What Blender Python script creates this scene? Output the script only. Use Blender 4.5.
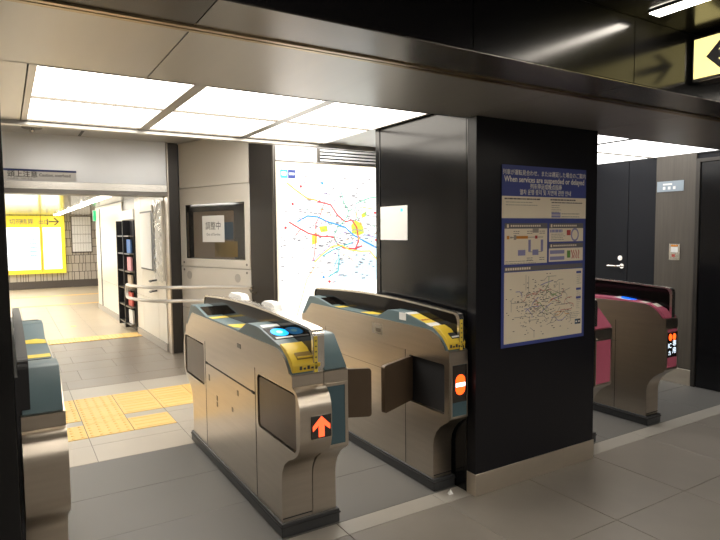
import bpy, bmesh, math, random
from mathutils import Vector, Matrix
random.seed(7)
S = bpy.context.scene
C = S.collection
for o in list(bpy.data.objects):
    bpy.data.objects.remove(o)

# ------------------------------------------------------------------ camera
def make_camera():
    yaw, pitch, roll = [math.radians(a) for a in (31.46, 3.83, -0.55)]
    f = Vector((math.sin(yaw)*math.cos(pitch), math.cos(yaw)*math.cos(pitch), -math.sin(pitch)))
    r = Vector((math.cos(yaw), -math.sin(yaw), 0))
    u = r.cross(f)
    r2 = math.cos(roll)*r + math.sin(roll)*u
    u2 = r2.cross(f)
    cd = bpy.data.cameras.new('camera')
    cd.sensor_width = 36
    cd.lens = 578/720*36
    cd.clip_start = 0.02
    o = bpy.data.objects.new('camera', cd)
    C.objects.link(o)
    m = Matrix((r2, u2, -f)).transposed().to_4x4()
    m.translation = (0, 0, 1.5)
    o.matrix_world = m
    S.camera = o
make_camera()

# ------------------------------------------------------------------ world, exposure
W = bpy.data.worlds.new('world')
S.world = W
W.use_nodes = True
W.node_tree.nodes['Background'].inputs[0].default_value = (0.9, 0.95, 1.0, 1)
W.node_tree.nodes['Background'].inputs[1].default_value = 0.02
S.view_settings.view_transform = 'Standard'
S.view_settings.look = 'None'
S.view_settings.gamma = 1
S.view_settings.use_curve_mapping = False
S.view_settings.exposure = 0.0
L_HALL = 5.6        # light panels over the gates
L_RIGHT = 3.4
L_CORR = 14.0        # corridor strips
L_LAMP = 22.0        # slim lamps of the near concourse

# ------------------------------------------------------------------ materials
M = {}
def mat(name, col, rough=0.5, metal=0.0, emit=None, estr=0.0, var=0.0, vscale=6.0, bump=0.0,
        stretch=None, rvar=0.0, coat=0.0, alpha=None, spec=None, trans=0.0):
    m = bpy.data.materials.new(name)
    m.use_nodes = True
    nt = m.node_tree
    b = nt.nodes['Principled BSDF']
    b.inputs['Base Color'].default_value = (*col, 1)
    b.inputs['Roughness'].default_value = rough
    b.inputs['Metallic'].default_value = metal
    b.inputs['Coat Weight'].default_value = coat
    b.inputs['Coat Roughness'].default_value = 0.08
    if spec is not None:
        b.inputs['Specular IOR Level'].default_value = spec
    if trans:
        b.inputs['Transmission Weight'].default_value = trans
    if emit:
        b.inputs['Emission Color'].default_value = (*emit, 1)
        b.inputs['Emission Strength'].default_value = estr
    if alpha is not None:
        b.inputs['Alpha'].default_value = alpha
    if var or bump or rvar:
        tc = nt.nodes.new('ShaderNodeTexCoord')
        mp = nt.nodes.new('ShaderNodeMapping')
        if stretch:
            mp.inputs['Scale'].default_value = stretch
        nt.links.new(tc.outputs['Object'], mp.inputs['Vector'])
        n = nt.nodes.new('ShaderNodeTexNoise')
        n.inputs['Scale'].default_value = vscale
        n.inputs['Detail'].default_value = 5
        nt.links.new(mp.outputs['Vector'], n.inputs['Vector'])
        if var:
            r = nt.nodes.new('ShaderNodeMixRGB')
            r.inputs[1].default_value = (*[max(0, c*(1-var)) for c in col], 1)
            r.inputs[2].default_value = (*[min(1, c*(1+var)) for c in col], 1)
            nt.links.new(n.outputs['Fac'], r.inputs[0])
            nt.links.new(r.outputs[0], b.inputs['Base Color'])
        if rvar:
            mr = nt.nodes.new('ShaderNodeMapRange')
            mr.inputs[3].default_value = max(0.02, rough-rvar)
            mr.inputs[4].default_value = rough+rvar
            nt.links.new(n.outputs['Fac'], mr.inputs[0])
            nt.links.new(mr.outputs[0], b.inputs['Roughness'])
        if bump:
            bp = nt.nodes.new('ShaderNodeBump')
            bp.inputs['Strength'].default_value = bump
            bp.inputs['Distance'].default_value = 0.002
            nt.links.new(n.outputs['Fac'], bp.inputs['Height'])
            nt.links.new(bp.outputs[0], b.inputs['Normal'])
    M[name] = m
    return m

mat('steel', (0.52, 0.465, 0.395), 0.30, 1.0, var=0.10, vscale=5, stretch=(1, 0.6, 9))
mat('steel_bright', (0.72, 0.69, 0.64), 0.24, 1.0, var=0.05, vscale=5)
mat('steel_dark', (0.20, 0.185, 0.165), 0.35, 1.0, var=0.1, vscale=8)
mat('soffit_metal', (0.64, 0.62, 0.59), 0.34, 0.75, var=0.06, vscale=3, stretch=(4, 0.3, 1))
mat('soffit_dark', (0.27, 0.255, 0.24), 0.26, 0.85, var=0.06, vscale=3, stretch=(4, 0.3, 1))
mat('soffit_dim_reflection', (0.10, 0.094, 0.088), 0.26, 0.85)  # leftmost near panels: their dimmer reflection is put into the colour
mat('base_steel', (0.68, 0.61, 0.51), 0.36, 0.85, var=0.12, vscale=4, stretch=(1, 1, 3))
mat('plinth', (0.035, 0.037, 0.04), 0.42, var=0.2, vscale=20)
mat('teal', (0.105, 0.165, 0.185), 0.38, var=0.08, vscale=12)
mat('teal_panel', (0.06, 0.115, 0.14), 0.45, var=0.05, vscale=12)
mat('pink', (0.52, 0.115, 0.19), 0.42, var=0.06, vscale=10)
mat('yellow_plastic', (0.80, 0.56, 0.045), 0.40)
mat('yellow_sticker', (0.82, 0.62, 0.07), 0.5)
mat('flap_brown', (0.115, 0.08, 0.052), 0.33, 0.25, var=0.1, vscale=10)
mat('dark_rubber', (0.02, 0.02, 0.022), 0.6)
mat('black_glass', (0.006, 0.006, 0.007), 0.17, spec=0.30)
mat('barrier_glass', (0.005, 0.004, 0.004), 0.06, spec=0.2)
mat('black_panel', (0.006, 0.0065, 0.008), 0.15, var=0.15, vscale=3, spec=0.45)
mat('pillar_black', (0.009, 0.009, 0.012), 0.30, var=0.1, vscale=4, spec=0.28)
mat('dark_wall', (0.010, 0.011, 0.015), 0.45, spec=0.22, var=0.08, vscale=5, stretch=(1, 3, .3))
mat('wood', (0.085, 0.073, 0.06), 0.40, var=0.28, vscale=7, stretch=(1, 9, 0.4))
mat('post_dark', (0.055, 0.05, 0.045), 0.35, 0.5, var=0.1, vscale=4)
mat('cream', (0.66, 0.62, 0.55), 0.38, var=0.03, vscale=3)
mat('wall_panel', (0.80, 0.765, 0.68), 0.30, var=0.03, vscale=2)
mat('white_metal', (0.78, 0.79, 0.80), 0.34, 0.45, var=0.07, vscale=2, stretch=(1, 1, .3))
mat('white', (0.85, 0.85, 0.84), 0.4)
mat('white_soft', (0.80, 0.80, 0.78), 0.6)
mat('paper', (0.82, 0.81, 0.78), 0.6)
mat('poster_paper', (0.78, 0.69, 0.54), 0.45)
mat('poster_blue', (0.05, 0.07, 0.27), 0.40)
mat('poster_lilac', (0.26, 0.25, 0.45), 0.45)
mat('poster_grey', (0.14, 0.13, 0.13), 0.45)
mat('poster_ink', (0.10, 0.09, 0.085), 0.5)
mat('poster_ink_light', (0.34, 0.30, 0.25), 0.5)
mat('poster_white', (0.86, 0.82, 0.72), 0.45)
mat('poster_orange', (0.62, 0.24, 0.03), 0.45)
mat('poster_red', (0.45, 0.06, 0.05), 0.45)
mat('poster_green', (0.12, 0.28, 0.06), 0.45)
mat('ink', (0.05, 0.05, 0.055), 0.5)
mat('ink_grey', (0.25, 0.25, 0.26), 0.5)
mat('navy', (0.03, 0.05, 0.22), 0.45)
mat('screen_dark', (0.015, 0.012, 0.010), 0.05, coat=0.6)
mat('cabinet_inside', (0.30, 0.22, 0.15), 0.6, var=0.3, vscale=4)
mat('inside_blue', (0.04, 0.09, 0.14), 0.5)
mat('inside_yellow', (0.25, 0.16, 0.03), 0.5)
mat('chrome', (0.85, 0.82, 0.78), 0.12, 1.0)
mat('rail_steel', (0.86, 0.84, 0.81), 0.34, 0.75)
mat('brass', (0.55, 0.44, 0.28), 0.28, 1.0)
mat('grout', (0.16, 0.145, 0.13), 0.8, var=0.15, vscale=15)
mat('tile_front', (0.245, 0.222, 0.195), 0.42, var=0.16, vscale=5, bump=0.15, rvar=0.08)
mat('tile_strip', (0.40, 0.375, 0.335), 0.40, var=0.12, vscale=5, rvar=0.06)
mat('slab_gate', (0.150, 0.146, 0.140), 0.48, var=0.10, vscale=4, bump=0.1, rvar=0.06)
mat('tile_hall', (0.46, 0.415, 0.35), 0.38, var=0.08, vscale=4, rvar=0.06)
mat('tile_brown', (0.235, 0.20, 0.16), 0.36, var=0.10, vscale=4, rvar=0.06)
mat('tile_corridor', (0.50, 0.415, 0.30), 0.36, var=0.05, vscale=2)
mat('tactile', (0.86, 0.57, 0.19), 0.45, var=0.05, vscale=10)
mat('ceiling_dark', (0.03, 0.028, 0.026), 0.16, 0.6, var=0.15, vscale=2)
mat('ceiling_hall', (0.62, 0.61, 0.59), 0.35, 0.4)
mat('ceiling_corr', (0.72, 0.74, 0.75), 0.14, 0.55)
mat('wall_tile', (0.52, 0.47, 0.41), 0.30, var=0.2, vscale=1.5)
mat('wall_joint', (0.10, 0.085, 0.075), 0.7)
mat('wall_side', (0.07, 0.068, 0.065), 0.4, var=0.1, vscale=3)
mat('plastic_clear', (0.80, 0.80, 0.78), 0.08, alpha=0.35, bump=1.0, vscale=14, stretch=(1, 2, .6), spec=1.0)
mat('rack_black', (0.015, 0.015, 0.018), 0.4)
for n, c in dict(mag_red=(.6, .10, .08), mag_white=(.8, .8, .8), mag_blue=(.08, .2, .5), mag_pink=(.75, .35, .4), mag_tan=(.5, .4, .3)).items():
    mat(n, c, 0.4)
def emi(name, col, s, base=None):
    mat(name, base or tuple(0.5*c for c in col), 0.4, emit=col, estr=s)
emi('light_hall_added', (1.0, 0.96, 0.90), 9.0, (.8, .8, .8))
emi('light_hall', (1.0, 0.925, 0.81), L_HALL, (.8, .8, .8))
emi('light_added_broad', (1.0, 0.93, 0.83), 9.0, (.8, .8, .8))
emi('light_right', (1.0, 0.98, 0.94), L_RIGHT, (.8, .8, .8))
emi('light_corr', (1.0, 0.96, 0.88), L_CORR, (.8, .8, .8))
emi('light_lamp', (1.0, 0.91, 0.79), L_LAMP, (.8, .8, .8))
emi('map_white', (1.0, 0.985, 0.95), 1.25)
emi('map_cream', (1.0, 0.90, 0.72), 0.75)
for n, c, s in (('red', (.85, .10, .12), .75), ('orange', (.95, .50, .12), .85), ('blue', (.08, .40, .85), .8), ('cyan', (.10, .65, .90), .95),
             ('green', (.15, .62, .42), .8), ('lime', (.72, .82, .10), .9), ('purple', (.50, .35, .72), .7), ('pink', (.90, .50, .60), .9), ('navy', (.08, .12, .42), .6),
             ('grey', (.40, .40, .44), .55), ('water', (.72, .90, .98), 1.05), ('yellow', (.95, .78, .15), .95), ('teal', (.05, .55, .60), .8)):
    emi('map_'+n, c, s)
emi('arrow_red', (1.0, 0.10, 0.03), 2.2)
emi('stop_red', (1.0, 0.09, 0.01), 2.6)
emi('stop_white', (1.0, 0.93, 0.95), 2.6)
emi('led_white', (0.75, 0.88, 1.0), 1.8)
emi('reader_cyan', (0.0, 0.42, 1.0), 1.5)
emi('reader_centre', (0.35, 0.85, 1.0), 1.8)
emi('reader_blue', (0.0, 0.14, 0.95), 1.3)
emi('sign_yellow', (1.0, 0.84, 0.33), 1.35)
emi('box_yellow', (1.0, 0.80, 0.06), 0.72)
emi('box_white', (0.93, 0.98, 1.0), 1.6)
emi('exit_green', (0.05, 0.75, 0.30), 0.6)

# ------------------------------------------------------------------ mesh helpers
class MB:
    def __init__(self):
        self.v = []; self.f = []; self.T = None
    def add(self, vs, fs):
        k = len(self.v)
        if self.T: vs = [self.T(*p) for p in vs]
        self.v += [tuple(p) for p in vs]
        self.f += [tuple(i+k for i in f) for f in fs]
        return self
    def box(self, x0, x1, y0, y1, z0, z1):
        vs = [(x, y, z) for x in (x0, x1) for y in (y0, y1) for z in (z0, z1)]
        return self.add(vs, [(0, 1, 3, 2), (4, 6, 7, 5), (0, 4, 5, 1), (2, 3, 7, 6), (0, 2, 6, 4), (1, 5, 7, 3)])
    def prism(self, poly, a0, a1, axis='x'):
        n = len(poly)
        def P(p, a):
            return (a, p[0], p[1]) if axis == 'x' else (p[0], a, p[1]) if axis == 'y' else (p[0], p[1], a)
        vs = [P(p, a0) for p in poly]+[P(p, a1) for p in poly]
        fs = [tuple(range(n)), tuple(range(2*n-1, n-1, -1))]+[(i, (i+1) % n, n+(i+1) % n, n+i) for i in range(n)]
        return self.add(vs, fs)
    def tube(self, pts, r, n=10):
        pts = [Vector(p) for p in pts]
        vs = []; fs = []
        for i, p in enumerate(pts):
            d = (pts[min(i+1, len(pts)-1)]-pts[max(i-1, 0)]).normalized()
            a = d.cross(Vector((0, 0, 1)))
            if a.length < 1e-3: a = d.cross(Vector((1, 0, 0)))
            a.normalize(); b = d.cross(a)
            for k in range(n):
                t = 2*math.pi*k/n
                vs.append(tuple(p+r*(math.cos(t)*a+math.sin(t)*b)))
        for i in range(len(pts)-1):
            for k in range(n):
                fs.append((i*n+k, i*n+(k+1) % n, (i+1)*n+(k+1) % n, (i+1)*n+k))
        fs += [tuple(range(n)), tuple(range(len(vs)-1, len(vs)-n-1, -1))]
        return self.add(vs, fs)
    def build(self, name, m, parent=None, bevel=0.0, smooth=True, angle=35, seg=2):
        me = bpy.data.meshes.new(name)
        me.from_pydata(self.v, [], self.f)
        bm = bmesh.new(); bm.from_mesh(me)
        bmesh.ops.recalc_face_normals(bm, faces=bm.faces)
        bm.to_mesh(me); bm.free()
        return link(name, me, m, parent, bevel, smooth, angle, seg)

def link(name, me, m, parent=None, bevel=0.0, smooth=True, angle=35, seg=2):
    if m: me.materials.clear(); me.materials.append(M[m])
    if smooth:
        me.polygons.foreach_set('use_smooth', [True]*len(me.polygons))
        me.set_sharp_from_angle(angle=math.radians(angle))
    o = bpy.data.objects.new(name, me)
    C.objects.link(o)
    if bevel:
        b = o.modifiers.new('bevel', 'BEVEL'); b.width = bevel; b.segments = seg; b.limit_method = 'ANGLE'; b.angle_limit = math.radians(40)
        b.harden_normals = False
    if parent:
        o.parent = parent
        o.matrix_parent_inverse = parent.matrix_basis.inverted()
    return o
def box(name, m, b, parent=None, bevel=0.0):
    return MB().box(*b).build(name, m, parent, bevel)
def tag(o, label=None, cat=None, group=None, kind=None):
    if label: o['label'] = label
    if cat: o['category'] = cat
    if group: o['group'] = group
    if kind: o['kind'] = kind
    return o
def empty(name, loc, label=None, cat=None, group=None, kind=None):
    o = bpy.data.objects.new(name, None)
    o.empty_display_size = 0.1
    o.location = loc
    C.objects.link(o)
    return tag(o, label, cat, group, kind)
def struct(o): o['kind'] = 'structure'; return o

def arc(cx, cy, r, a0, a1, n=5):
    return [(cx+r*math.cos(math.radians(a0+(a1-a0)*i/n)), cy+r*math.sin(math.radians(a0+(a1-a0)*i/n))) for i in range(n+1)]
def rrect(x0, x1, y0, y1, r, n=4):
    return arc(x1-r, y1-r, r, 0, 90, n)+arc(x0+r, y1-r, r, 90, 180, n)+arc(x0+r, y0+r, r, 180, 270, n)+arc(x1-r, y0+r, r, 270, 360, n)

def plate2d(outlines, th):
    """flat plate with holes in the local XY plane (first outline is the rim), thickness th centred on z=0"""
    cu = bpy.data.curves.new('tmp', 'CURVE')
    cu.dimensions = '2D'; cu.fill_mode = 'BOTH'; cu.extrude = th/2
    for ol in outlines:
        sp = cu.splines.new('POLY'); sp.points.add(len(ol)-1)
        for i, p in enumerate(ol): sp.points[i].co = (p[0], p[1], 0, 1)
        sp.use_cyclic_u = True
    o = bpy.data.objects.new('tmp', cu)
    C.objects.link(o)
    dg = bpy.context.evaluated_depsgraph_get()
    me = bpy.data.meshes.new_from_object(o.evaluated_get(dg))
    bpy.data.objects.remove(o); bpy.data.curves.remove(cu)
    return me
def text(body, size, loc, right, up, m, parent, name='lettering', align='CENTER', ext=0.0004, sx=1.0, space=1.0, bold=0.0):
    cu = bpy.data.curves.new('tmp', 'FONT')
    cu.body = body; cu.size = size; cu.align_x = align; cu.align_y = 'CENTER'; cu.extrude = ext; cu.resolution_u = 2; cu.space_character = space; cu.offset = bold
    o = bpy.data.objects.new('tmp', cu); C.objects.link(o)
    dg = bpy.context.evaluated_depsgraph_get()
    me = bpy.data.meshes.new_from_object(o.evaluated_get(dg))
    bpy.data.objects.remove(o); bpy.data.curves.remove(cu)
    r = Vector(right).normalized(); u = Vector(up).normalized(); n = r.cross(u)
    mt = Matrix((r*sx, u, n)).transposed().to_4x4(); mt.translation = loc
    me.transform(mt)
    me.name = name
    return link(name, me, m, parent, smooth=False)

class Board:
    """helper for flat print: local (u right, v up) in metres on a plane, n towards the reader"""
    def __init__(self, org, right, up):
        self.o = Vector(org); self.r = Vector(right).normalized(); self.u = Vector(up).normalized(); self.n = self.r.cross(self.u)
    def p(self, u, v, d=0): return self.o+self.r*u+self.u*v+self.n*d
    def quads(self, rects, d0, d1, name, m, parent):
        """few rectangles: one part each; many tiny ones (print): one joined part of kind stuff"""
        sets = [[r] for r in rects] if len(rects) <= 12 else [rects]
        for st in sets:
            mb = MB()
            for (u0, u1, v0, v1) in st:
                vs = [self.p(u, v, d) for u in (u0, u1) for v in (v0, v1) for d in (d0, d1)]
                mb.add(vs, [(0, 1, 3, 2), (4, 6, 7, 5), (0, 4, 5, 1), (2, 3, 7, 6), (0, 2, 6, 4), (1, 5, 7, 3)])
            o = mb.build(name, m, parent, smooth=False)
            if len(sets) == 1 and len(rects) > 1: o['kind'] = 'stuff'
        return o
    def poly(self, pts, d0, d1, name, m, parent):
        mb = MB(); n = len(pts)
        mb.add([self.p(*q, d0) for q in pts]+[self.p(*q, d1) for q in pts], [tuple(range(n)), tuple(range(2*n-1, n-1, -1))]+[(i, (i+1) % n, n+(i+1) % n, n+i) for i in range(n)])
        return mb.build(name, m, parent, smooth=False)
    def ribbon(self, lines, w, d, name, m, parent):
        for ln in lines:
            mb = MB(); ln = [Vector(a) for a in ln]; L = []; R = []
            for i, a in enumerate(ln):
                t = (ln[min(i+1, len(ln)-1)]-ln[max(i-1, 0)])
                if t.length < 1e-6: t = Vector((1, 0))
                t.normalize(); q = Vector((-t.y, t.x))*w/2
                L.append(self.p(*(a+q), d)); R.append(self.p(*(a-q), d))
            n = len(ln)
            mb.add(L+R, [(i, i+1, n+i+1, n+i) for i in range(n-1)])
            o = mb.build(name, m, parent, smooth=False)
        return o
    def text(self, body, size, u, v, d, m, parent, name='lettering', align='CENTER', sx=1.0, space=1.0, bold=0.0):
        return text(body, size, self.p(u, v, d), self.r, self.u, m, parent, name, align, 0.0002, sx, space, bold)

# ------------------------------------------------------------------ the setting: floor
ZS = 2.12       # soffit
ZL = 2.20       # light panels
ZH = 2.60       # hall ceiling behind
ZC = 2.40       # near concourse ceiling
floor = struct(box('floor', 'grout', (-3, 7, -5, 19, -0.12, -0.004)))
tile_cache = {}
def tile(x0, x1, y0, y1, m, z=0.0, gap=0.0035, name='tile', parent=None):
    w = round(x1-x0, 4); d = round(y1-y0, 4)
    key = (w, d, m)
    if key not in tile_cache:
        mb = MB(); e = 0.0025; a = w/2-gap/2; b = d/2-gap/2
        vs = []
        for (ix, iy, z_) in ((0, 0, -0.012), (0, 0, -e*.6), (e, e, 0)):
            vs += [(-a+ix, -b+iy, z_), (a-ix, -b+iy, z_), (a-ix, b-iy, z_), (-a+ix, b-iy, z_)]
        fs = [(8, 9, 10, 11)]
        for k in (0, 4):
            fs += [(k+i, k+(i+1) % 4, k+4+(i+1) % 4, k+4+i) for i in range(4)]
        mb.add(vs, fs)
        o = mb.build(name, m, None, smooth=False)
        tile_cache[key] = o.data
    else:
        o = bpy.data.objects.new(name, tile_cache[key]); C.objects.link(o)
    o.location = ((x0+x1)/2, (y0+y1)/2, z+random.uniform(-.0006, .0003))
    o.parent = parent or floor
    return o
# near concourse, 62 cm square tiles and the pale border strip
xs = [1.39+0.62*k for k in range(-6, 8)]
for i in range(len(xs)-1):
    for j in range(6):
        y1 = 2.40-0.62*j
        tile(round(xs[i], 3), round(xs[i+1], 3), round(y1-.62, 3), round(y1, 3), 'tile_front')
    tile(round(xs[i], 3), round(xs[i+1], 3), 2.40, 2.53, 'tile_strip')
# gate zone slabs
for (y0, y1) in ((2.53, 3.02), (3.02, 3.53), (3.53, 4.08)):
    for k in range(-2, 5):
        tile(round(-.1+1.24*k, 3), round(-.1+1.24*(k+1), 3), y0, y1, 'slab_gate', gap=0.002, z=-0.0008)
# hall, pale tiles with tactile paving
tx = [.14+.32*k for k in range(-5, 18)]
tact_cache = {}
def tactile(x0, x1, y0, y1, kind):
    w = round(x1-x0, 3); d = round(y1-y0, 3); key = (w, d, kind)
    if key not in tact_cache:
        mb = MB(); g = .003
        mb.box(-w/2+g, w/2-g, -d/2+g, d/2-g, -.012, .001)
        if kind == 'dot':
            nx, ny = 5, max(2, round(d/.064))
            for a in range(nx):
                for b in range(ny):
                    cx = -w/2+w*(a+.5)/nx; cy = -d/2+d*(b+.5)/ny
                    vs = [(cx+r*math.cos(t*math.pi/4), cy+r*math.sin(t*math.pi/4), z) for (r, z) in ((.016, .001), (.009, .006)) for t in range(8)]
                    mb.add(vs, [tuple(range(8, 16))]+[(i, (i+1) % 8, 8+(i+1) % 8, 8+i) for i in range(8)])
        elif kind == 'bar':
            for b in range(4):
                cy = -d/2+d*(b+.5)/4
                mb.prism([(cy-.014, .001), (cy-.008, .005), (cy+.008, .005), (cy+.014, .001)], -w/2+.03, w/2-.03)
        else:
            for a in range(6):
                cx = -w/2+w*(a+.5)/6
                mb.prism([(cx-.014, .001), (cx-.008, .005), (cx+.008, .005), (cx+.014, .001)], -d/2+.012, d/2-.012, 'y')
        o = mb.build('tactile_tile', 'tactile', None, smooth=False)
        tact_cache[key] = o.data
    else:
        o = bpy.data.objects.new('tactile_tile', tact_cache[key]); C.objects.link(o)
    o.location = ((x0+x1)/2, (y0+y1)/2, 0.001); o.parent = floor
rows = [(4.08, 4.42), (4.42, 4.60), (4.60, 4.93), (4.93, 5.06), (5.06, 5.40), (5.40, 5.74), (5.74, 6.14)]
for (y0, y1) in rows:
    for i in range(len(tx)-1):
        x0, x1 = round(tx[i], 3), round(tx[i+1], 3)
        if x0 > 5.4: continue
        kind = None
        if y0 == 4.60 and .1 < x1 < 1.2: kind = 'dot' if x1 < .9 else 'bar'
        if y0 == 4.93 and .45 < x0 < .5: kind = 'dot'
        if y0 in (5.06, 5.40) and .1 < x1 < 3.2: kind = 'dot' if x1 < .9 else 'bar'
        if kind: tactile(x0, x1, y0, y1, kind)
        elif y0 in (4.08, 4.42, 5.74):
            if i % 2 == 0: tile(x0, round(x0+.64, 3), y0, y1, 'tile_hall')
        else: tile(x0, x1, y0, y1, 'tile_hall')
by = [6.14, 6.50, 6.985, 7.40, 7.80, 8.25, 8.80]
for j in range(len(by)-1):
    off = 0.15*(j % 2)
    for k in range(-2, 6):
        tile(round(.46+.56*k+off, 3), round(.46+.56*(k+1)+off, 3), by[j], by[j+1], 'tile_brown')
for k in range(-5, 5):
    tactile(round(.14+.32*k, 3), round(.14+.32*(k+1), 3), 8.84, 9.22, 'across')
for j in range(5):
    for k in range(-3, 4):
        tile(round(.2+.45*k, 3), round(.2+.45*(k+1), 3), round(9.24+.88*j, 3), round(9.24+.88*(j+1), 3), 'tile_corridor')
fc = box('corridor_paving', 'tile_corridor', (-3, 7, 13.64, 18.3, -.01, 0.0), floor)
for (y0, y1) in ((13.68, 13.86), (15.7, 15.95)):
    for k in range(-6, 10):
        tile(round(.1+.4*k, 3), round(.1+.4*(k+1), 3), y0, y1, 'tactile', z=.002, name='tactile_tile')
tile(.84, .93, 10.34, 10.50, 'tactile', z=.001, name='tactile_tile')

# ------------------------------------------------------------------ setting: walls, ceilings
def wall(name, m, b): return struct(box(name, m, b))
wall('wall_back', 'cream', (-3, 7, -5.1, -5, 0, ZC))
wall('wall_near_left', 'wall_side', (-3.1, -3, -5, 19, 0, ZH))
wr = wall('wall_right', 'dark_wall', (5.52, 5.7, -5, 5.8, 0, 2.75))
# dark side partition to the left of the gates (black glossy column end)
col = struct(box('wall_column', 'black_panel', (-3, 0.004, 2.28, 4.05, 0, ZL), None, 0.003))
# ceilings
struct(box('ceiling_near', 'grout', (-3, 7, -5, 1.54, ZC+.012, ZC+.1)))
cn = bpy.data.objects['ceiling_near']
for i in range(-4, 8):
    for j in range(8):
        box('ceiling_panel', 'ceiling_dark', (.49+.92*i+.003, .49+.92*(i+1)-.003, 1.54-.8*(j+1)+.003, 1.54-.8*j-.003, ZC, ZC+.014), cn)
# black glass fascia above the soffit edge
fa = struct(box('trim_1', 'plinth', (-3, 7, 1.552, 1.60, ZS+.02, ZC+.1)))
for i in range(-4, 8):
    box('fascia_glass', 'black_glass', (.49+.92*i+.0025, .49+.92*(i+1)-.0025, 1.54, 1.554, ZS+.004, ZC), fa)
# soffit: base + metal panels
so = struct(box('ceiling_soffit', 'plinth', (-3, 7, 1.545, 2.46, ZS+.012, ZS+.05)))
sx = [-3, -.41, .51, 2.165, 3.21, 4.6, 5.52]
nx_ = [-3, -.41, .51, 1.41, 2.33, 3.25, 4.17, 5.52]
for a, b in zip(nx_, nx_[1:]):
    box('soffit_panel', 'soffit_dark' if b > .6 else 'soffit_dim_reflection', (a+.002, b-.002, 1.545, 1.772, ZS, ZS+.014), so)
for a, b in zip(sx, sx[1:]):
    box('soffit_panel', 'soffit_metal', (a+.002, b-.002, 1.822, 2.46, ZS, ZS+.014), so)
MB().box(-3, 5.52, 1.772, 1.790, ZS-.006, ZS+.012).box(-3, 5.52, 1.804, 1.822, ZS-.004, ZS+.012).build('soffit_rail', 'brass', so)
# upstand that carries the light field
lf = struct(box('ceiling_light_field', 'soffit_metal', (-3, 5.52, 2.46, 4.16, ZL+.03, ZL+.08)))
MB().box(-3, 5.52, 2.45, 2.462, ZS, ZL+.05).build('soffit_upstand', 'soffit_metal', lf)
MB().box(-3, 2.4, 4.10, 4.16, ZL-.035, ZL+.06).box(3.2, 5.52, 4.10, 4.16, ZL-.035, ZL+.06).build('light_field_edge', 'soffit_metal', lf, 0.003)
box('soffit_side', 'soffit_metal', (-3, .105, 2.462, 4.10, ZL-.012, ZL+.03), lf)
box('soffit_side', 'soffit_metal', (2.2, 3.22, 2.38, 4.10, ZL, ZL+.03), lf)
MB().box(-3, 5.52, 4.15, 4.17, ZL-.03, ZH+.02).build('soffit_back', 'soffit_metal', lf)
# hall ceiling behind the light field
hc = struct(box('ceiling_hall', 'ceiling_hall', (-3, 5.52, 4.17, 7.42, ZH, ZH+.06)))
box('ceiling_slot', 'plinth', (.742, .772, 6.66, 7.27, ZH-.001, ZH+.004), hc)

# ceiling light panels over the gates
def light(x0, x1, y0, y1, m, label, group):
    e = empty('ceiling_light', ((x0+x1)/2, (y0+y1)/2, ZL), label, 'ceiling light', group)
    fw, fm = (.030, 'soffit_metal') if m == 'light_hall' else (.010, 'plinth')
    box('diffuser', m, (x0+fw, x1-fw, y0+.005, y1-.005, ZL, ZL+.02), e)
    for (a, b) in ((x0, x0+fw), (x1-fw, x1)): box('frame_side', fm, (a, b, y0, y1, ZL-.010, ZL+.028), e)
    for (a, b) in ((y0, y0+.009), (y1-.009, y1)): box('frame_joint', 'steel_dark', (x0+fw, x1-fw, a, b, ZL-.011, ZL+.028), e)
lx = [.112, .815, 1.51, 2.19]; ly = [2.74, 3.40, 4.08]
for a, b, where in zip(lx, lx[1:], ('nearest the black column', 'in the middle over the red-arrow gate', 'against the poster pillar')):
    for c, d, row in zip(ly, ly[1:], ('on the soffit side', 'on the hall side')):
        light(a, b, c, d, 'light_hall', 'square ceiling light panel %s, %s' % (where, row), 'light panels over the blue-topped gates')
for a, b, where in ((3.24, 4.19, 'beside the poster pillar'), (4.19, 5.51, 'against the elevator wall')):
    for c, d, row in zip(ly, ly[1:], ('on the soffit side', 'away from the soffit')):
        light(a, b, c, d, 'light_right', 'wide ceiling light panel above pink gates %s, %s' % (where, row), 'light panels over the pink-topped gates')
# unseen hall ceiling lights, added to brighten lintel, cabinet and map wall
for k in range(3):
    x0 = .3+1.1*k
    e = empty('added_hall_light', (x0+.4, 5.2, ZH), 'added unseen hall ceiling light %s' % ('nearest the left hall wall', 'between the two others', 'nearest the route map')[k], 'ceiling light', 'added hall ceiling lights')
    box('diffuser', 'light_hall_added', (x0, x0+.8, 4.7, 5.7, ZH-.012, ZH-.002), e)
    MB().box(x0-.02, x0, 4.68, 5.72, ZH-.016, ZH).box(x0+.8, x0+.82, 4.68, 5.72, ZH-.016, ZH).box(x0, x0+.8, 4.68, 4.7, ZH-.016, ZH).box(x0, x0+.8, 5.7, 5.72, ZH-.016, ZH).build('frame', 'steel_bright', e)
# slim lamps of the near concourse
for (x, lab) in ((2.315, 'slim white strip lamp in the dark ceiling beside yellow sign'), (.2, 'slim white strip lamp in the dark ceiling away from the sign'), (4.43, 'slim white strip lamp in the dark ceiling near elevator wall')):
    e = empty('strip_lamp', (x+.04, 0, ZC), lab, 'lamp')
    box('tube', 'light_lamp', (x+.004, x+.074, -3.0, 1.47, ZC-.012, ZC-.001), e, 0.003)
    MB().box(x, x+.003, -3.0, 1.475, ZC-.008, ZC).box(x+.075, x+.078, -3, 1.475, ZC-.008, ZC).box(x, x+.078, 1.471, 1.475, ZC-.008, ZC).build('housing', 'steel_dark', e)

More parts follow.
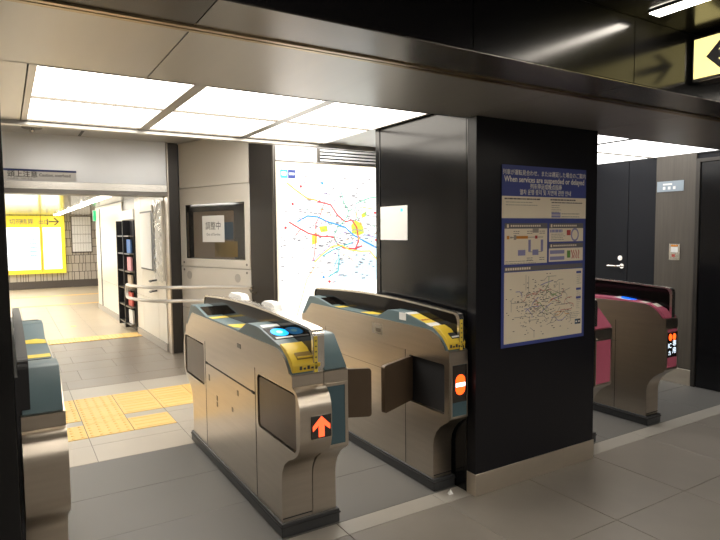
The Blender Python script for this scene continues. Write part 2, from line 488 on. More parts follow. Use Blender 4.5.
# broad lights added behind the camera to brighten the pillar poster
for k, lab in ((0, 'added broad concourse light nearest the elevator wall'), (1, 'added broad concourse light away from the elevator wall')):
    x0 = (2.75, .55)[k]
    e = empty('added_concourse_light', (x0+.75, -2.1, ZC), lab, 'ceiling light', 'added broad concourse lights')
    box('diffuser', 'light_added_broad', (x0, x0+1.5, -2.6, -1.6, ZC-.012, ZC-.002), e)
    for b_ in ((x0-.02, x0, -2.62, -1.58), (x0+1.5, x0+1.52, -2.62, -1.58), (x0, x0+1.5, -2.62, -2.6), (x0, x0+1.5, -1.6, -1.58)): box('frame', 'steel_dark', (*b_, ZC-.016, ZC-.001), e)

# ------------------------------------------------------------------ black pillar with poster
pil = struct(box('wall_pillar', 'pillar_black', (2.2, 3.228, 2.372, 2.44, 0.12, ZS-.001), None, 0.002))
box('pillar_side_strip', 'black_panel', (2.2, 2.21, 2.442, 2.452, 0, ZL), pil)
box('pillar_core', 'plinth', (2.212, 3.216, 2.441, 3.36, 0, ZL+.02), pil)
box('side_panel', 'black_panel', (2.2, 2.214, 2.455, 3.315, 0, ZL-.004), pil, 0.002)
box('side_panel', 'black_panel', (2.197, 2.214, 3.322, 3.372, 0, ZL-.004), pil, 0.002)
box('side_panel', 'black_panel', (3.214, 3.228, 2.442, 3.36, 0, ZL-.004), pil, 0.002)
MB().box(2.196, 2.94, 2.366, 2.44, 0, .125).build('kick_plate', 'base_steel', pil, 0.002)
MB().box(2.9415, 3.232, 2.366, 2.44, 0, .125).build('kick_plate', 'base_steel', pil, 0.002)

po = empty('poster', (2.745, 2.37, .82), 'blue-bordered service suspension poster with route map on the black pillar', 'poster')
B = Board((2.386, 2.3685, .823), (1, 0, 0), (0, 0, 1))
PW, PH = .725, 1.044
B.quads([(0, PW, 0, PH)], 0, .0025, 'sheet', 'poster_blue', po)
PB = [(0, 0), (.215, .168), (.345, .288), (.358, .315), (.385, .345), (.575, .541), (.598, .555), (.625, .58), (.628, .585), (.978, .98), (1, 1)]
def pv(t):      # height on the sheet for the layout row t
    for (a, b), (c, d) in zip(PB, PB[1:]):
        if t <= c: return PH*(1-(b+(d-b)*(t-a)/(c-a)))
B.quads([(.0, PW, pv(.345), pv(.215))], .0025, .0029, 'notice_panel', 'poster_paper', po)
B.text('列車が運転見合わせ、または遅延した場合のご案内', .0335, PW/2, pv(.052), .003, 'poster_white', po, sx=.93, bold=.0002)
B.text('When services are suspended or delayed', .047, PW/2, pv(.098), .003, 'poster_white', po, sx=.88, bold=.0007)
B.text('列车停运或晚点指南', .034, PW/2, pv(.145), .003, 'poster_white', po, sx=.9, bold=.0002)
B.text('열차 운행 중지 및 지연에 관한 안내', .034, PW/2, pv(.187), .003, 'poster_white', po, sx=.9, bold=.0002)
# notice panel print (illegible small lines)
def lines(u0, u1, v0, n, dv, h, m, name='small_print', ragged=.3):
    r = []
    for i in range(n):
        v = v0-i*dv; u = u0; end = u1-random.random()*ragged*(u1-u0)
        while u < end:
            w = random.uniform(.008, .03); r.append((u, min(u+w, end), v-h/2, v+h/2)); u += w+.004
    return B.quads(r, .0029, .0033, name, m, po)
lines(.02, .38, pv(.230), 1, .02, .008, 'poster_ink')
lines(.40, .70, pv(.230), 1, .02, .008, 'poster_ink')
lines(.03, .30, pv(.250), 2, .016, .004, 'poster_ink_light')
lines(.41, .69, pv(.247), 1, .016, .006, 'poster_ink')
lines(.41, .50, pv(.265), 4, .013, .004, 'poster_ink_light')
B.quads([(.41, .49, pv(.322), pv(.308)), (.41, .49, pv(.340), pv(.326))], .0029, .0033, 'lilac_tag', 'poster_lilac', po)
lines(.50, .68, pv(.316), 2, .018, .005, 'poster_ink_light')
# middle panels
B.quads([(.022, .375, pv(.575), pv(.372))], .0025, .0029, 'diagram_panel', 'poster_paper', po)
B.quads([(.392, .703, pv(.46), pv(.385))], .0025, .0029, 'diagram_panel', 'poster_paper', po)
B.quads([(.392, .703, pv(.572), pv(.497))], .0025, .0029, 'diagram_panel', 'poster_paper', po)
B.quads([(.022, .375, pv(.385), pv(.358)), (.392, .703, pv(.385), pv(.358)), (.392, .703, pv(.495), pv(.47)), (.022, .703, pv(.625), pv(.598))], .0029, .0032, 'title_bar', 'poster_grey', po)
B.quads([(.04, .055, pv(.380), pv(.364)), (.405, .418, pv(.380), pv(.364)), (.405, .418, pv(.490), pv(.475))]+[(.07+.018*i, .082+.018*i, pv(.376), pv(.367)) for i in range(14)]+[(.43+.018*i, .442+.018*i, pv(.376), pv(.367)) for i in range(12)]+[(.43+.018*i, .442+.018*i, pv(.487), pv(.478)) for i in range(12)]+[(.03+.019*i, .044+.019*i, pv(.618), pv(.604)) for i in range(11)], .0032, .0035, 'title_lettering', 'poster_paper', po)
ym = pv(.432)
B.quads([(.04, .06, ym-.01, ym+.01), (.115, .21, ym-.008, ym+.008)], .0029, .0034, 'orange_line', 'poster_orange', po)
B.quads([(.065, .085, ym-.005, ym+.005), (.085, .34, ym-.002, ym+.002), (.225, .33, pv(.512)-.002, pv(.512)+.002)], .0029, .0032, 'grey_line', 'poster_ink_light', po)
B.quads([(.215, .235, ym-.085, ym-.015), (.32, .34, ym-.085, ym-.015), (.13, .19, pv(.53), pv(.50)), (.25, .30, pv(.53), pv(.50))], .0029, .0034, 'lilac_tag', 'poster_lilac', po)
B.quads([(.25, .30, ym+.026, ym+.05), (.095, .115, ym-.014, ym+.014)], .0029, .0034, 'tan_tag', 'poster_ink_light', po)
B.quads([(.27, .29, ym-.009, ym+.009)], .0034, .0037, 'red_tag', 'poster_red', po)
for (u, v) in ((.115, .40), (.225, .40), (.33, .40), (.225, .545), (.33, .545)): lines(u-.022, u+.026, pv(v), 2, .012, .005, 'poster_ink_light', ragged=.1)
lines(.03, .34, pv(.56), 2, .012, .004, 'poster_ink_light')
lines(.40, .51, pv(.40), 1, .01, .018, 'poster_lilac', 'lilac_tag', 0)
lines(.41, .54, pv(.418), 4, .011, .004, 'poster_ink_light')
B.ribbon([[(.625+.032*math.cos(a*math.pi/8), pv(.422)+.036*math.sin(a*math.pi/8)) for a in range(17)]], .011, .0034, 'loop_line', 'poster_lilac', po)
B.quads([(.55, .585, pv(.425), pv(.395))], .0029, .0036, 'red_tag', 'poster_red', po)
B.quads([(.40, .53, pv(.528), pv(.508)), (.40, .53, pv(.563), pv(.543))], .0029, .0034, 'lilac_tag', 'poster_lilac', po)
B.quads([(.555, .585, pv(.553), pv(.512))], .0029, .0034, 'green_patch', 'poster_green', po)
B.ribbon([[(.60+.02*k+random.uniform(-.008, .008), pv(.51+.012*j)) for j in range(5)] for k in range(4)], .007, .0034, 'red_marks', 'poster_red', po)
# route map
B.quads([(.022, .703, pv(.978), pv(.628))], .0025, .0029, 'map_panel', 'poster_paper', po)
rnd = random.Random(3)
def net(n, spread, m, name, w, seed, col_h=.15):
    r = random.Random(seed); L = []
    cx, cy = .335, pv(.79)
    for i in range(n):
        a = r.random()*6.283; rad = spread*(.3+r.random()*.7)
        x = cx+math.cos(a)*rad*1.25; y = cy+math.sin(a)*rad*.75; ln = [(x, y)]
        d = r.choice((0, 0, 45, -45, 90, 20))
        for k in range(r.randint(2, 5)):
            x += math.cos(math.radians(d))*r.uniform(.02, .05); y += math.sin(math.radians(d))*r.uniform(.015, .035)
            x = min(max(x, .04), .62); y = min(max(y, pv(.965)), pv(.645)); ln.append((x, y)); d += r.choice((0, 0, 45, -45))
        L.append(ln)
    B.ribbon(L, w, .0031+.0001*(seed % 4), name, m, po)
net(30, .22, 'poster_ink_light', 'route_line', .0035, 11)
net(10, .18, 'poster_red', 'route_line', .0035, 12)
net(8, .18, 'poster_lilac', 'route_line', .005, 13)
net(4, .10, 'poster_green', 'route_line', .004, 14)
net(3, .15, 'poster_orange', 'route_line', .0035, 15)
r_ = []
for i in range(230):
    u = min(max(rnd.gauss(.33, .13), .035), .60); v = min(max(rnd.gauss(pv(.79), .075), pv(.965)), pv(.645)); w = rnd.uniform(.005, .018)
    r_.append((u, u+w, v-.002, v+.002))
B.quads(r_, .0034, .0037, 'station_marks', 'poster_ink', po)
B.quads([(.645, .69, pv(v+.006), pv(v-.006)) for v in (.648, .737, .783)], .0029, .0034, 'lilac_tag', 'poster_blue', po)
for v in (.665, .75, .797): lines(.65, .695, pv(v), 5, .0125, .003, 'poster_ink_light', ragged=.5)
lines(.56, .69, pv(.86), 4, .011, .003, 'poster_ink_light')
B.quads([(.637, .663, pv(.925), pv(.898))], .0029, .0034, 'emblem', 'inside_blue', po)
B.quads([(.663, .69, pv(.925), pv(.898))], .0029, .0034, 'emblem', 'ink', po)
B.quads([(.643, .657, pv(.915), pv(.908)), (.668, .684, pv(.915), pv(.908))], .0034, .0037, 'emblem_mark', 'poster_white', po)

# white notice on the side of the pillar
no = empty('wall_notice', (2.197, 3.16, 1.44), 'white paper notice on the glossy black pillar side', 'notice')
Bn = Board((2.1985, 3.313, 1.44), (0, -1, 0), (0, 0, 1))
Bn.quads([(0, .31, 0, .224)], 0, .003, 'sheet', 'white', no)
Bn.quads([(.235, .26, .185, .205)], .003, .0034, 'blue_mark', 'map_cyan', no)

# ------------------------------------------------------------------ wall on the right: door, wood panel, elevator
dw = struct(box('door_1', 'dark_wall', (5.503, 5.522, 3.672, 4.56, 0.005, 2.185), None, 0.002))
box('wall_panel', 'dark_wall', (5.503, 5.522, 3.372, 3.666, 0, 2.4), wr, 0.002)
box('wall_panel', 'dark_wall', (5.503, 5.522, 4.566, 5.66, 0, 2.75), wr, 0.002)
box('wall_panel', 'wood', (5.496, 5.522, 2.985, 3.370, 0.152, 2.4), wr, 0.002)
box('kick_plate', 'base_steel', (5.49, 5.522, 2.985, 3.370, 0, .15), wr, 0.002)
hd = MB(); hd.tube([(5.503, 3.72, 1.111), (5.485, 3.72, 1.111)], .026, 14)
hd.tube([(5.49, 3.72, 1.111), (5.452, 3.72, 1.111), (5.445, 3.735, 1.111), (5.445, 3.86, 1.113)], .010, 10)
hd.build('lever_handle', 'chrome', dw)
MB().tube([(5.503, 3.742, 1.195), (5.487, 3.742, 1.195)], .026, 14).tube([(5.487, 3.742, 1.195), (5.48, 3.742, 1.195)], .014, 12).build('lock', 'chrome', dw)
# plate sign on the wood panel
sg = empty('wall_sign', (5.49, 3.225, 1.86), 'grey-blue plate sign with white marks high on the wood panel', 'sign')
Bs = Board((5.4955, 3.356, 1.855), (0, -1, 0), (0, 0, 1))
Bs.quads([(0, .262, 0, .10)], 0, .006, 'plate', 'mag_tan', sg)
mat('sign_plate', (.30, .36, .42), .4); sg.children[0].data.materials[0] = M['sign_plate']
Bs.quads([(.06, .15, .062, .078)]+[(.06+.05*i, .085+.05*i, .02, .048) for i in range(3)], .006, .007, 'white_marks', 'white', sg)
# call button
cb = empty('call_button', (5.49, 3.165, 1.2), 'small steel call button plate with orange label on wood panel', 'button')
Bc = Board((5.4955, 3.218, 1.195), (0, -1, 0), (0, 0, 1))
Bc.quads([(0, .105, 0, .155)], 0, .008, 'plate', 'steel_bright', cb)
Bc.quads([(.018, .085, .075, .135)], .008, .0095, 'label', 'white', cb)
Bc.quads([(.018, .085, .128, .146)], .0095, .0105, 'orange_label', 'poster_orange', cb)
Bc.quads([(.03, .058, .03, .055)], .008, .012, 'button', 'poster_red', cb)
# elevator
el = struct(box('door_2', 'black_panel', (5.508, 5.53, 1.72, 2.945, 0.004, 2.105), None, 0.002))
MB().box(5.488, 5.522, 2.945, 2.982, 0, 2.14).box(5.488, 5.522, 1.683, 1.72, 0, 2.14).box(5.488, 5.522, 1.72, 2.945, 2.107, 2.14).build('door_frame', 'post_dark', el, 0.002)
box('door_leaf', 'black_glass', (5.504, 5.509, 2.34, 2.942, .01, 2.1), el)

# ------------------------------------------------------------------ hanging yellow sign
hs = empty('hanging_sign', (2.80, 1.1, 2.17), 'backlit yellow hanging sign with black arrow under dark ceiling', 'sign')
box('casing', 'steel_bright', (2.752, 2.85, .55, 1.527, 2.172, 2.378), hs, 0.004)
Bh = Board((2.7515, 1.518, 2.188), (0, -1, 0), (0, 0, 1))
Bh.quads([(0, .955, 0, .176)], 0, .003, 'yellow_face', 'sign_yellow', hs)
cy = .088; u0 = .055
Bh.poly([(u0, cy), (u0+.068, cy+.070), (u0+.103, cy+.070), (u0+.052, cy+.018), (u0+.20, cy+.018), (u0+.20, cy-.018), (u0+.052, cy-.018), (u0+.103, cy-.070), (u0+.068, cy-.070)], .003, .004, 'arrow', 'ink', hs)
MB().box(2.79, 2.81, 1.35, 1.37, 2.378, ZC).box(2.79, 2.81, .7, .72, 2.378, ZC).build('hanger', 'steel_dark', hs)

# ------------------------------------------------------------------ ticket gates
YC2 = 6.69      # twice the centre of a gate along Y
def half(root, xb, w, s, ends, theme, entry, closed, door_len=.2, cover=False):
    """one side of a gate. s=-1: lane on the left, ticket entry towards the concourse; s=+1: turned round. w: width from divider to lane face."""
    def T(d, y, z): return (xb+s*d, y if s < 0 else YC2-y, z)
    def nb():
        m = MB(); m.T = T; return m
    top = 'teal' if theme == 'blue' else 'pink'
    flat = [(2.56, .07), (2.56, .27), (2.553, .31), (2.534, .35), (2.50, .39), (2.46, .42), (2.43, .438), (2.42, .452), (2.42, .777)]
    bulge = [(2.56, .07), (2.56, .27), (2.552, .325), (2.525, .375), (2.475, .412), (2.415, .44), (2.375, .467), (2.352, .50), (2.341, .545), (2.340, .66), (2.345, .70), (2.36, .737), (2.385, .763), (2.42, .777), (2.45, .779)]
    pn = bulge if ends == 'bulge' else flat
    prof = pn+[(YC2-y, z) for (y, z) in reversed(pn)]
    # core of the cabinet
    sk = .028
    nb().prism(prof, .002, w-sk).build('cabinet_core', 'steel', root)
    # lane-side skin with two flap recesses
    zr0, zr1 = .472, .755
    if ends == 'bulge': n0, n1 = 2.385, 2.862
    else: n0, n1 = 2.462, 2.80
    h1 = rrect(n0, n1, zr0, zr1, .03 if ends == 'bulge' else .012)
    h2 = rrect(YC2-n1, YC2-n0, zr0, zr1, .03 if ends == 'bulge' else .012)
    me = plate2d([prof, h1, h2] if theme == 'blue' else [prof], sk)
    for v in me.vertices:
        y, z, d = v.co; v.co = T(w-sk/2+d, y, z)
    bm = bmesh.new(); bm.from_mesh(me); bmesh.ops.remove_doubles(bm, verts=bm.verts, dist=1e-5); bmesh.ops.recalc_face_normals(bm, faces=bm.faces); bm.to_mesh(me); bm.free()
    link('side_skin', me, 'steel', root, 0.0)
    # recess backs and flaps
    for (a, b, near) in ((n0, n1, True), (YC2-n1, YC2-n0, False)):
        if theme == 'pink': break
        nb().box(w-sk-.004, w-sk+.002, a, b, zr0, zr1).build('recess_back', 'dark_rubber', root)  # dark plate stands in for the shade of a deeper recess
        hot = closed and (near if s < 0 else not near)
        if hot:
            hy = n1-.012 if near else YC2-n1+.012
            hy2 = hy+(-.135 if near else .135)*door_len/.32
            p = rrect(0, door_len, .478, .748, .018)
            mb = MB(); A = Vector(T(w-.012, hy, 0)); Bv = Vector(T(w-.012+.30, hy2, 0)); t = (Bv-A).normalized(); q = Vector((t.y, -t.x, 0))*.011
            n = len(p); vs = [A+t*u+Vector((0, 0, z))+q*k for k in (-1, 1) for (u, z) in p]
            mb.add(vs, [tuple(range(n)), tuple(range(2*n-1, n-1, -1))]+[(i, (i+1) % n, n+(i+1) % n, n+i) for i in range(n)])
            mb.build('flap', 'flap_brown', root)
            nb().box(w-.02, w-.004, hy-.006, hy+.006, .474, .752).build('flap_hinge', 'dark_rubber', root)
        else:
            p = rrect(a+.012, b-.012, zr0+.010, zr1-.012, .025)
            nb().prism(p, w-sk+.003, w-.006).build('flap', 'flap_brown' if ends == 'bulge' else 'steel_dark', root)
    # upper cabinet with curved nose
    up = [(2.42, .778), (2.42, .828), (2.426, .834), (2.455, .836), (2.468, .858), (2.50, .893), (2.54, .916), (2.585, .930), (2.63, .935), (4.10, .935), (4.215, .842), (4.262, .836), (4.27, .83), (4.27, .778)]
    nb().prism(up, .002, w).build('upper_cabinet', 'steel', root, 0.0)
    # deck
    dk = [(2.432, .834), (2.45, .862), (2.49, .905), (2.56, .945), (2.83, 1.0), (2.86, 1.004), (3.0, 1.004), (3.03, .999), (3.15, .945), (3.78, .945), (3.99, .985), (4.03, .989), (4.13, .989), (4.15, .983), (4.272, .84), (4.25, .82), (2.46, .82)]
    if theme == 'pink':
        dk = [(2.432, .834), (2.442, .858), (2.475, .892), (2.55, .926), (2.70, .945), (2.90, .955), (3.15, .953), (3.78, .947), (3.99, .975), (4.03, .979), (4.13, .979), (4.15, .975), (4.272, .84), (4.25, .82), (2.46, .82)]
    nb().prism(dk, .006, w-.007).build('deck', top, root, 0.002)
    # screen on the inner slope of the far wedge
    def slope(y, y0, z0, y1, z1): return z0+(z1-z0)*(y-y0)/(y1-y0)
    def pad(d0, d1, ya, yb, ln, th, name, m, parent=root, off=0.0):
        za, zb = slope(ya, *ln), slope(yb, *ln)
        return nb().prism([(ya, za+off), (yb, zb+off), (yb, zb+off+th), (ya, za+off+th)], d0, d1).build(name, m, parent)
    pad(.03, w-.025, 3.80, 3.98, (3.78, .945, 3.99, .985), .003, 'display', 'screen_dark')
    deckln = (3.15, .945, 3.78, .945)
    if theme == 'blue':
        pad(.012, w-.012, 3.655, 3.735, deckln, .0015, 'yellow_strip', 'yellow_sticker')
        o = nb().prism([(.03, 3.23), (.03, 3.33), (w-.010, 3.36), (w-.010, 3.25), (w-.05, 3.20)], .946, .9475, 'z').build('yellow_marker', 'yellow_sticker', root)
    else:
        pad(.03, w-.02, 3.3, 3.6, deckln, .0015, 'deck_label', 'white')
    # card reader on the raised part
    rl = (2.56, .945, 2.83, 1.0) if theme == 'blue' else (2.55, .928, 2.83, .954)
    if entry:
        if theme == 'blue' and not cover:
            pad(.022, w-.018, 2.655, 2.815, rl, .002, 'reader_plate', 'screen_dark')
            pad(.028, w-.026, 2.830, 2.872, (2.83, 1.0, 2.86, 1.004), .002, 'reader_label', 'white', off=0)
            pad(.028, w-.030, 2.660, 2.678, rl, .001, 'reader_label', 'white', off=.002)
            cyd, cdd = 2.742, (w+.004)/2
            for (rr, nm, mm, of) in ((.046, 'reader_disc', 'reader_cyan', .002), (.017, 'reader_centre', 'reader_centre', .003)):
                pts = [(cdd+rr*math.cos(a*math.pi/12), cyd+rr*1.15*math.sin(a*math.pi/12)) for a in range(24)]
                mb = nb(); mb.add([(d, y, slope(y, *rl)+of+.0015) for d, y in pts]+[(d, y, slope(y, *rl)+of-.001) for d, y in pts], [tuple(range(24))]+[(i, (i+1) % 24, 24+(i+1) % 24, 24+i) for i in range(24)])
                mb.build(nm, mm, root)
        elif theme == 'blue':
            pad(.010, w-.006, 2.80, 2.835, rl, .003, 'white_tape', 'white_soft')
            nb().box(w-.012, w-.005, 2.83, 2.90, .955, 1.0).build('white_tape', 'white_soft', root)
            pad(.018, w-.014, 2.64, 2.80, rl, .002, 'cover_sheet', 'yellow_sticker')
            pad(.010, w-.006, 2.59, 2.64, rl, .003, 'white_tape', 'white_soft')
            text('使用中止', .024, T(.075, 2.69, slope(2.69, *rl)+.0028), (1, 0, 0), (0, 1, .2), 'poster_red', root)
        else:
            pad(.012, w-.012, 2.68, 2.86, rl, .002, 'reader_plate', 'white')
            pts = [(w/2+.055*math.cos(a*math.pi/12), 2.77+.062*math.sin(a*math.pi/12)) for a in range(24)]
            mb = nb(); mb.add([(d, y, slope(y, *rl)+.0045) for d, y in pts]+[(d, y, slope(y, *rl)+.001) for d, y in pts], [tuple(range(24))]+[(i, (i+1) % 24, 24+(i+1) % 24, 24+i) for i in range(24)])
            mb.build('reader_disc', 'reader_blue', root)
            pad(.03, w-.03, 2.60, 2.655, rl, .002, 'deck_label', 'poster_white')
        if theme == 'blue':
            ny = [(2.432, .840), (2.428, .875), (2.447, .903), (2.485, .925), (2.505, .943), (2.565, .960), (2.575, .955), (2.56, .93), (2.48, .86)]
            ns = nb().prism(ny, .012, w-.008).build('ticket_slot', 'yellow_plastic', root, 0.003)
            sl = [(2.444, .899), (2.474, .918), (2.480, .927), (2.452, .910)]
            nb().prism(sl, .045, w-.04).build('slot_opening', 'inside_yellow' if not cover else 'dark_rubber', ns)
            nb().box(.05, w-.045, 2.446, 2.462, .905, .912).build('slot_lip', 'white_soft' if cover else 'yellow_plastic', ns)
            mb = nb()
            for k in range(5): mb.box(.03+.02*k, .042+.02*k, 2.4265, 2.430, .853, .862 if k % 2 else .870)
            mb.build('slot_print', 'ink', ns)['kind'] = 'stuff'
        else:
            nb().prism([(2.430, .838), (2.440, .865), (2.473, .899), (2.55, .933), (2.57, .93), (2.48, .85)], .010, w-.006).build('nose_cover', 'pink', root, .003)
            pad(.03, w-.03, 2.505, 2.55, (2.473, .899, 2.55, .933), .0015, 'deck_label', 'poster_white')
    # side details
    e0, e1 = n1+.03, YC2-n1-.03
    for ee in (e0, e1): nb().box(w-.001, w+.0012, ee-.002, ee+.002, .075, .78).build('panel_seam', 'dark_rubber', root)
    if ends == 'bulge':
        mb = nb(); mb.box(w-.001, w+.002, e0+.01, e1-.01, .634, .643)
        for yy in (e0+.03, e1-.03): mb.box(w-.001, w+.003, yy-.02, yy+.02, .631, .646)
        mb.build('sensor_slit', 'dark_rubber', root)
        for (yy, z0, z1) in ((3.72, .53, .57), (3.56, .435, .465), (3.56, .395, .425), (3.17, .56, .59), (3.27, .44, .465)): nb().box(w-.001, w+.0015, yy-.012, yy+.012, z0, z1).build('sensor_window', 'steel_dark', root)
    else:
        nb().box(w-.001, w+.0012, n1+.02, 3.95, .612, .615).build('panel_seam', 'steel_dark', root)
    nb().box(w-.001, w+.002, 3.10, 3.16, .845, .87).build('latch', 'steel_dark', root)
    if ends == 'flat': nb().prism(rrect(3.08, 3.20, .83, .90, .006), w-.001, w+.001).build('latch_plate', 'steel_bright', root)
    # end faces
    for near in (True, False):
        yf = (2.34 if ends == 'bulge' else 2.42); g = (lambda y: y) if near else (lambda y: YC2-y)
        if ends == 'flat':
            fr = nb().box(.012, w-.02, g(yf-.0025), g(yf+.004), .462, .762).build('end_panel', 'teal_panel' if theme == 'blue' else 'pink', root)
            mb = nb(); mb.box(.004, .012, g(yf-.005), g(yf+.004), .455, .77).box(w-.02, w-.006, g(yf-.005), g(yf+.004), .455, .77).box(.012, w-.02, g(yf-.005), g(yf+.004), .755, .77).box(.012, w-.02, g(yf-.005), g(yf+.004), .455, .466)
            mb.build('end_frame', 'steel', root, 0.001)
    # foot detail of the lower cabinet front
    nb().box(.004, w-.002, 2.556, 2.562, .085, .089).build('foot_seam', 'dark_rubber', root)
    return T, nb

def barrier(root, x, front_label=True, m='barrier_glass', th=.018, dz=0.0, rim='steel_bright'):
    out = [(2.430, .82), (2.430, .985)]+arc(2.465, 1.005, .035, 180, 110, 4)
    n = 14; crest = []
    for i in range(n+1):
        t = i/n; y = 2.49+t*(4.15-2.49)
        crest.append((y, 1.042+.030*math.sin(math.pi*t)+.006*t))
    out += crest+[(4.185, 1.035), (4.203, 1.01), (4.208, .95), (4.208, .82)]
    # inner outline, offset inwards
    inner = [(2.448, .82), (2.448, .985), (2.453, 1.005), (2.462, 1.02), (2.472, 1.027), (2.48, 1.03), (2.485, 1.031)]+[(y, z-.011) for (y, z) in crest]+[(4.178, 1.025), (4.192, 1.005), (4.197, .95), (4.197, .82)]
    out = [(y, z+dz if z > .9 else z) for y, z in out]; inner = [(y, z+dz if z > .9 else z) for y, z in inner]
    def bld(poly, th, name, mm, par):
        return MB().prism(poly, x-th/2, x+th/2).build(name, mm, par)
    gl = bld([(y, z) for (y, z) in inner], 2*th-.010, 'barrier_pane', m, root)
    # rim as a strip between outer and inner
    k = min(len(out), len(inner))
    mb = MB()
    for i in range(len(inner)-1):
        a = i if i < len(out)-1 else len(out)-2
        mb.prism([out[a], out[a+1], inner[i+1], inner[i]], x-th, x+th)
    bm = mb.build('barrier_rim', rim, root)
    me = bm.data; b2 = bmesh.new(); b2.from_mesh(me); bmesh.ops.remove_doubles(b2, verts=b2.verts, dist=1e-5)
    seen = {}; dele = []
    for f in b2.faces:
        key = tuple(sorted(v.index for v in f.verts))
        if key in seen: dele += [f, seen[key]]
        seen[key] = f
    bmesh.ops.delete(b2, geom=list(set(dele)), context='FACES'); bmesh.ops.recalc_face_normals(b2, faces=b2.faces); b2.to_mesh(me); b2.free()
    me.polygons.foreach_set('use_smooth', [True]*len(me.polygons)); me.set_sharp_from_angle(angle=math.radians(35))
    if front_label:
        st = MB().box(x-th+.004, x-th+.022, 2.4265, 2.431, .83, 1.005).build('scale_strip', 'yellow_sticker', root)
        mb = MB()
        for i in range(6): mb.box(x-th+.009, x-th+.017, 2.4255, 2.427, .85+.026*i, .856+.026*i)
        mb.build('scale_mark', 'ink', st)['kind'] = 'stuff'
    return gl

def plinth(root, x0, x1):
    MB().box(x0-.012, x1+.012, 2.54, 4.155, 0.0005, .07).build('plinth', 'plinth', root, 0.004)
    MB().box(x0-.016, x1+.016, 2.536, 4.159, .048, .056).build('plinth_rib', 'dark_rubber', root, 0.002)

def gate(loc, label):
    return empty('ticket_gate', loc, label, 'ticket gate', 'station ticket gates')
# gate beside the dark column
g0 = gate((.09, 3.345, 0), 'steel ticket gate with blue-grey top close to the black column')
half(g0, .018, .148, 1, 'bulge', 'blue', True, False)
barrier(g0, .034, False, rim='rack_black'); plinth(g0, .02, .166)
MB().box(.006, .0175, 2.40, 4.2, .001, .985).build('side_cover', 'rack_black', g0)
# two-sided gate with the arrow
g1 = gate((1.255, 3.345, 0), 'two-sided steel ticket gate with glowing red arrow and blue card reader')
half(g1, 1.272, .167, -1, 'bulge', 'blue', True, False)
half(g1, 1.272, .133, 1, 'flat', 'blue', False, True, door_len=.325)
barrier(g1, 1.252, th=.030); plinth(g1, 1.105, 1.405)
Ba = Board((1.160, 2.3395, .545), (1, 0, 0), (0, 0, 1))
Ba.quads([(0, .104, 0, .107)], 0, .004, 'arrow_display', 'screen_dark', g1)
Ba.poly([(.052, .104), (.097, .060), (.097, .036), (.067, .060), (.067, .006), (.037, .006), (.037, .060), (.007, .036), (.007, .060)], .004, .005, 'red_arrow', 'arrow_red', g1)
for (y0, y1) in ((3.57, 3.90), (3.04, 3.31)):
    pr_ = [(y0, 1.03), (y0+.03, 1.080), (y0+.06, 1.094), (y1-.10, 1.094), (y1-.06, 1.080), (y1, 1.03)]
    MB().prism(pr_, 1.295, 1.345).build('sensor_hood', 'white', g1, 0.003)
    MB().box(1.30, 1.355, y0+.01, y1-.01, .94, 1.035).build('hood_base', 'teal', g1)
# narrow gate against the pillar
g2 = gate((2.11, 3.345, 0), 'narrow steel ticket gate against the black pillar with red no-entry light')
half(g2, 2.186, .136, -1, 'flat', 'blue', True, True, door_len=.325, cover=True)
barrier(g2, 2.148, th=.017); plinth(g2, 2.052, 2.183)
Bg = Board((2.070, 2.4172, .545), (1, 0, 0), (0, 0, 1))
Bg.quads([(0, .104, 0, .208)], 0, .002, 'display', 'screen_dark', g2)
stop = rrect(.022, .090, .040, .155, .033, 6)
Bg.poly(stop, .002, .0035, 'no_entry_light', 'stop_red', g2)
Bg.quads([(.022, .090, .087, .109)], .0035, .0045, 'no_entry_bar', 'stop_white', g2)
# pink gates on the far side of the pillar
g3 = gate((4.19, 3.345, 0), 'narrow steel ticket gate with pink top and lit blue reader')
half(g3, 4.268, .155, -1, 'flat', 'pink', True, False)
barrier(g3, 4.220, False, th=.020, dz=.018); plinth(g3, 4.115, 4.265)
Bp = Board((4.128, 2.4172, .545), (1, 0, 0), (0, 0, 1))
Bp.quads([(0, .125, 0, .185)], 0, .002, 'display', 'screen_dark', g3)
for u in (.038, .088):
    Bp.poly([(u+.020*math.cos(a*math.pi/8), .150+.026*math.sin(a*math.pi/8)) for a in range(16)], .002, .0035, 'red_lamp', 'stop_red', g3)
Bp.text('IC', .05, .032, .085, .0024, 'led_white', g3)
Bp.text('専', .05, .092, .098, .0024, 'led_white', g3)
Bp.text('用', .05, .092, .045, .0024, 'led_white', g3)
Bp.text('カ', .04, .032, .03, .0024, 'led_white', g3)
g4 = gate((3.40, 3.345, 0), 'steel ticket gate with pink end panel beside the poster pillar')
half(g4, 3.300, .182, 1, 'flat', 'pink', True, False)
barrier(g4, 3.316, False); plinth(g4, 3.303, 3.482)

# small white scrap on the floor
sc = MB()
sc.add([(2.084, 2.460, .002), (2.110, 2.454, .004), (2.116, 2.476, .003), (2.090, 2.484, .002), (2.10, 2.468, .030)], [(0, 1, 4), (1, 2, 4), (2, 3, 4), (3, 0, 4), (3, 2, 1, 0)])
tag(sc.build('paper_scrap', 'white', None), 'tiny white scrap lying on floor by pillar base', 'litter')

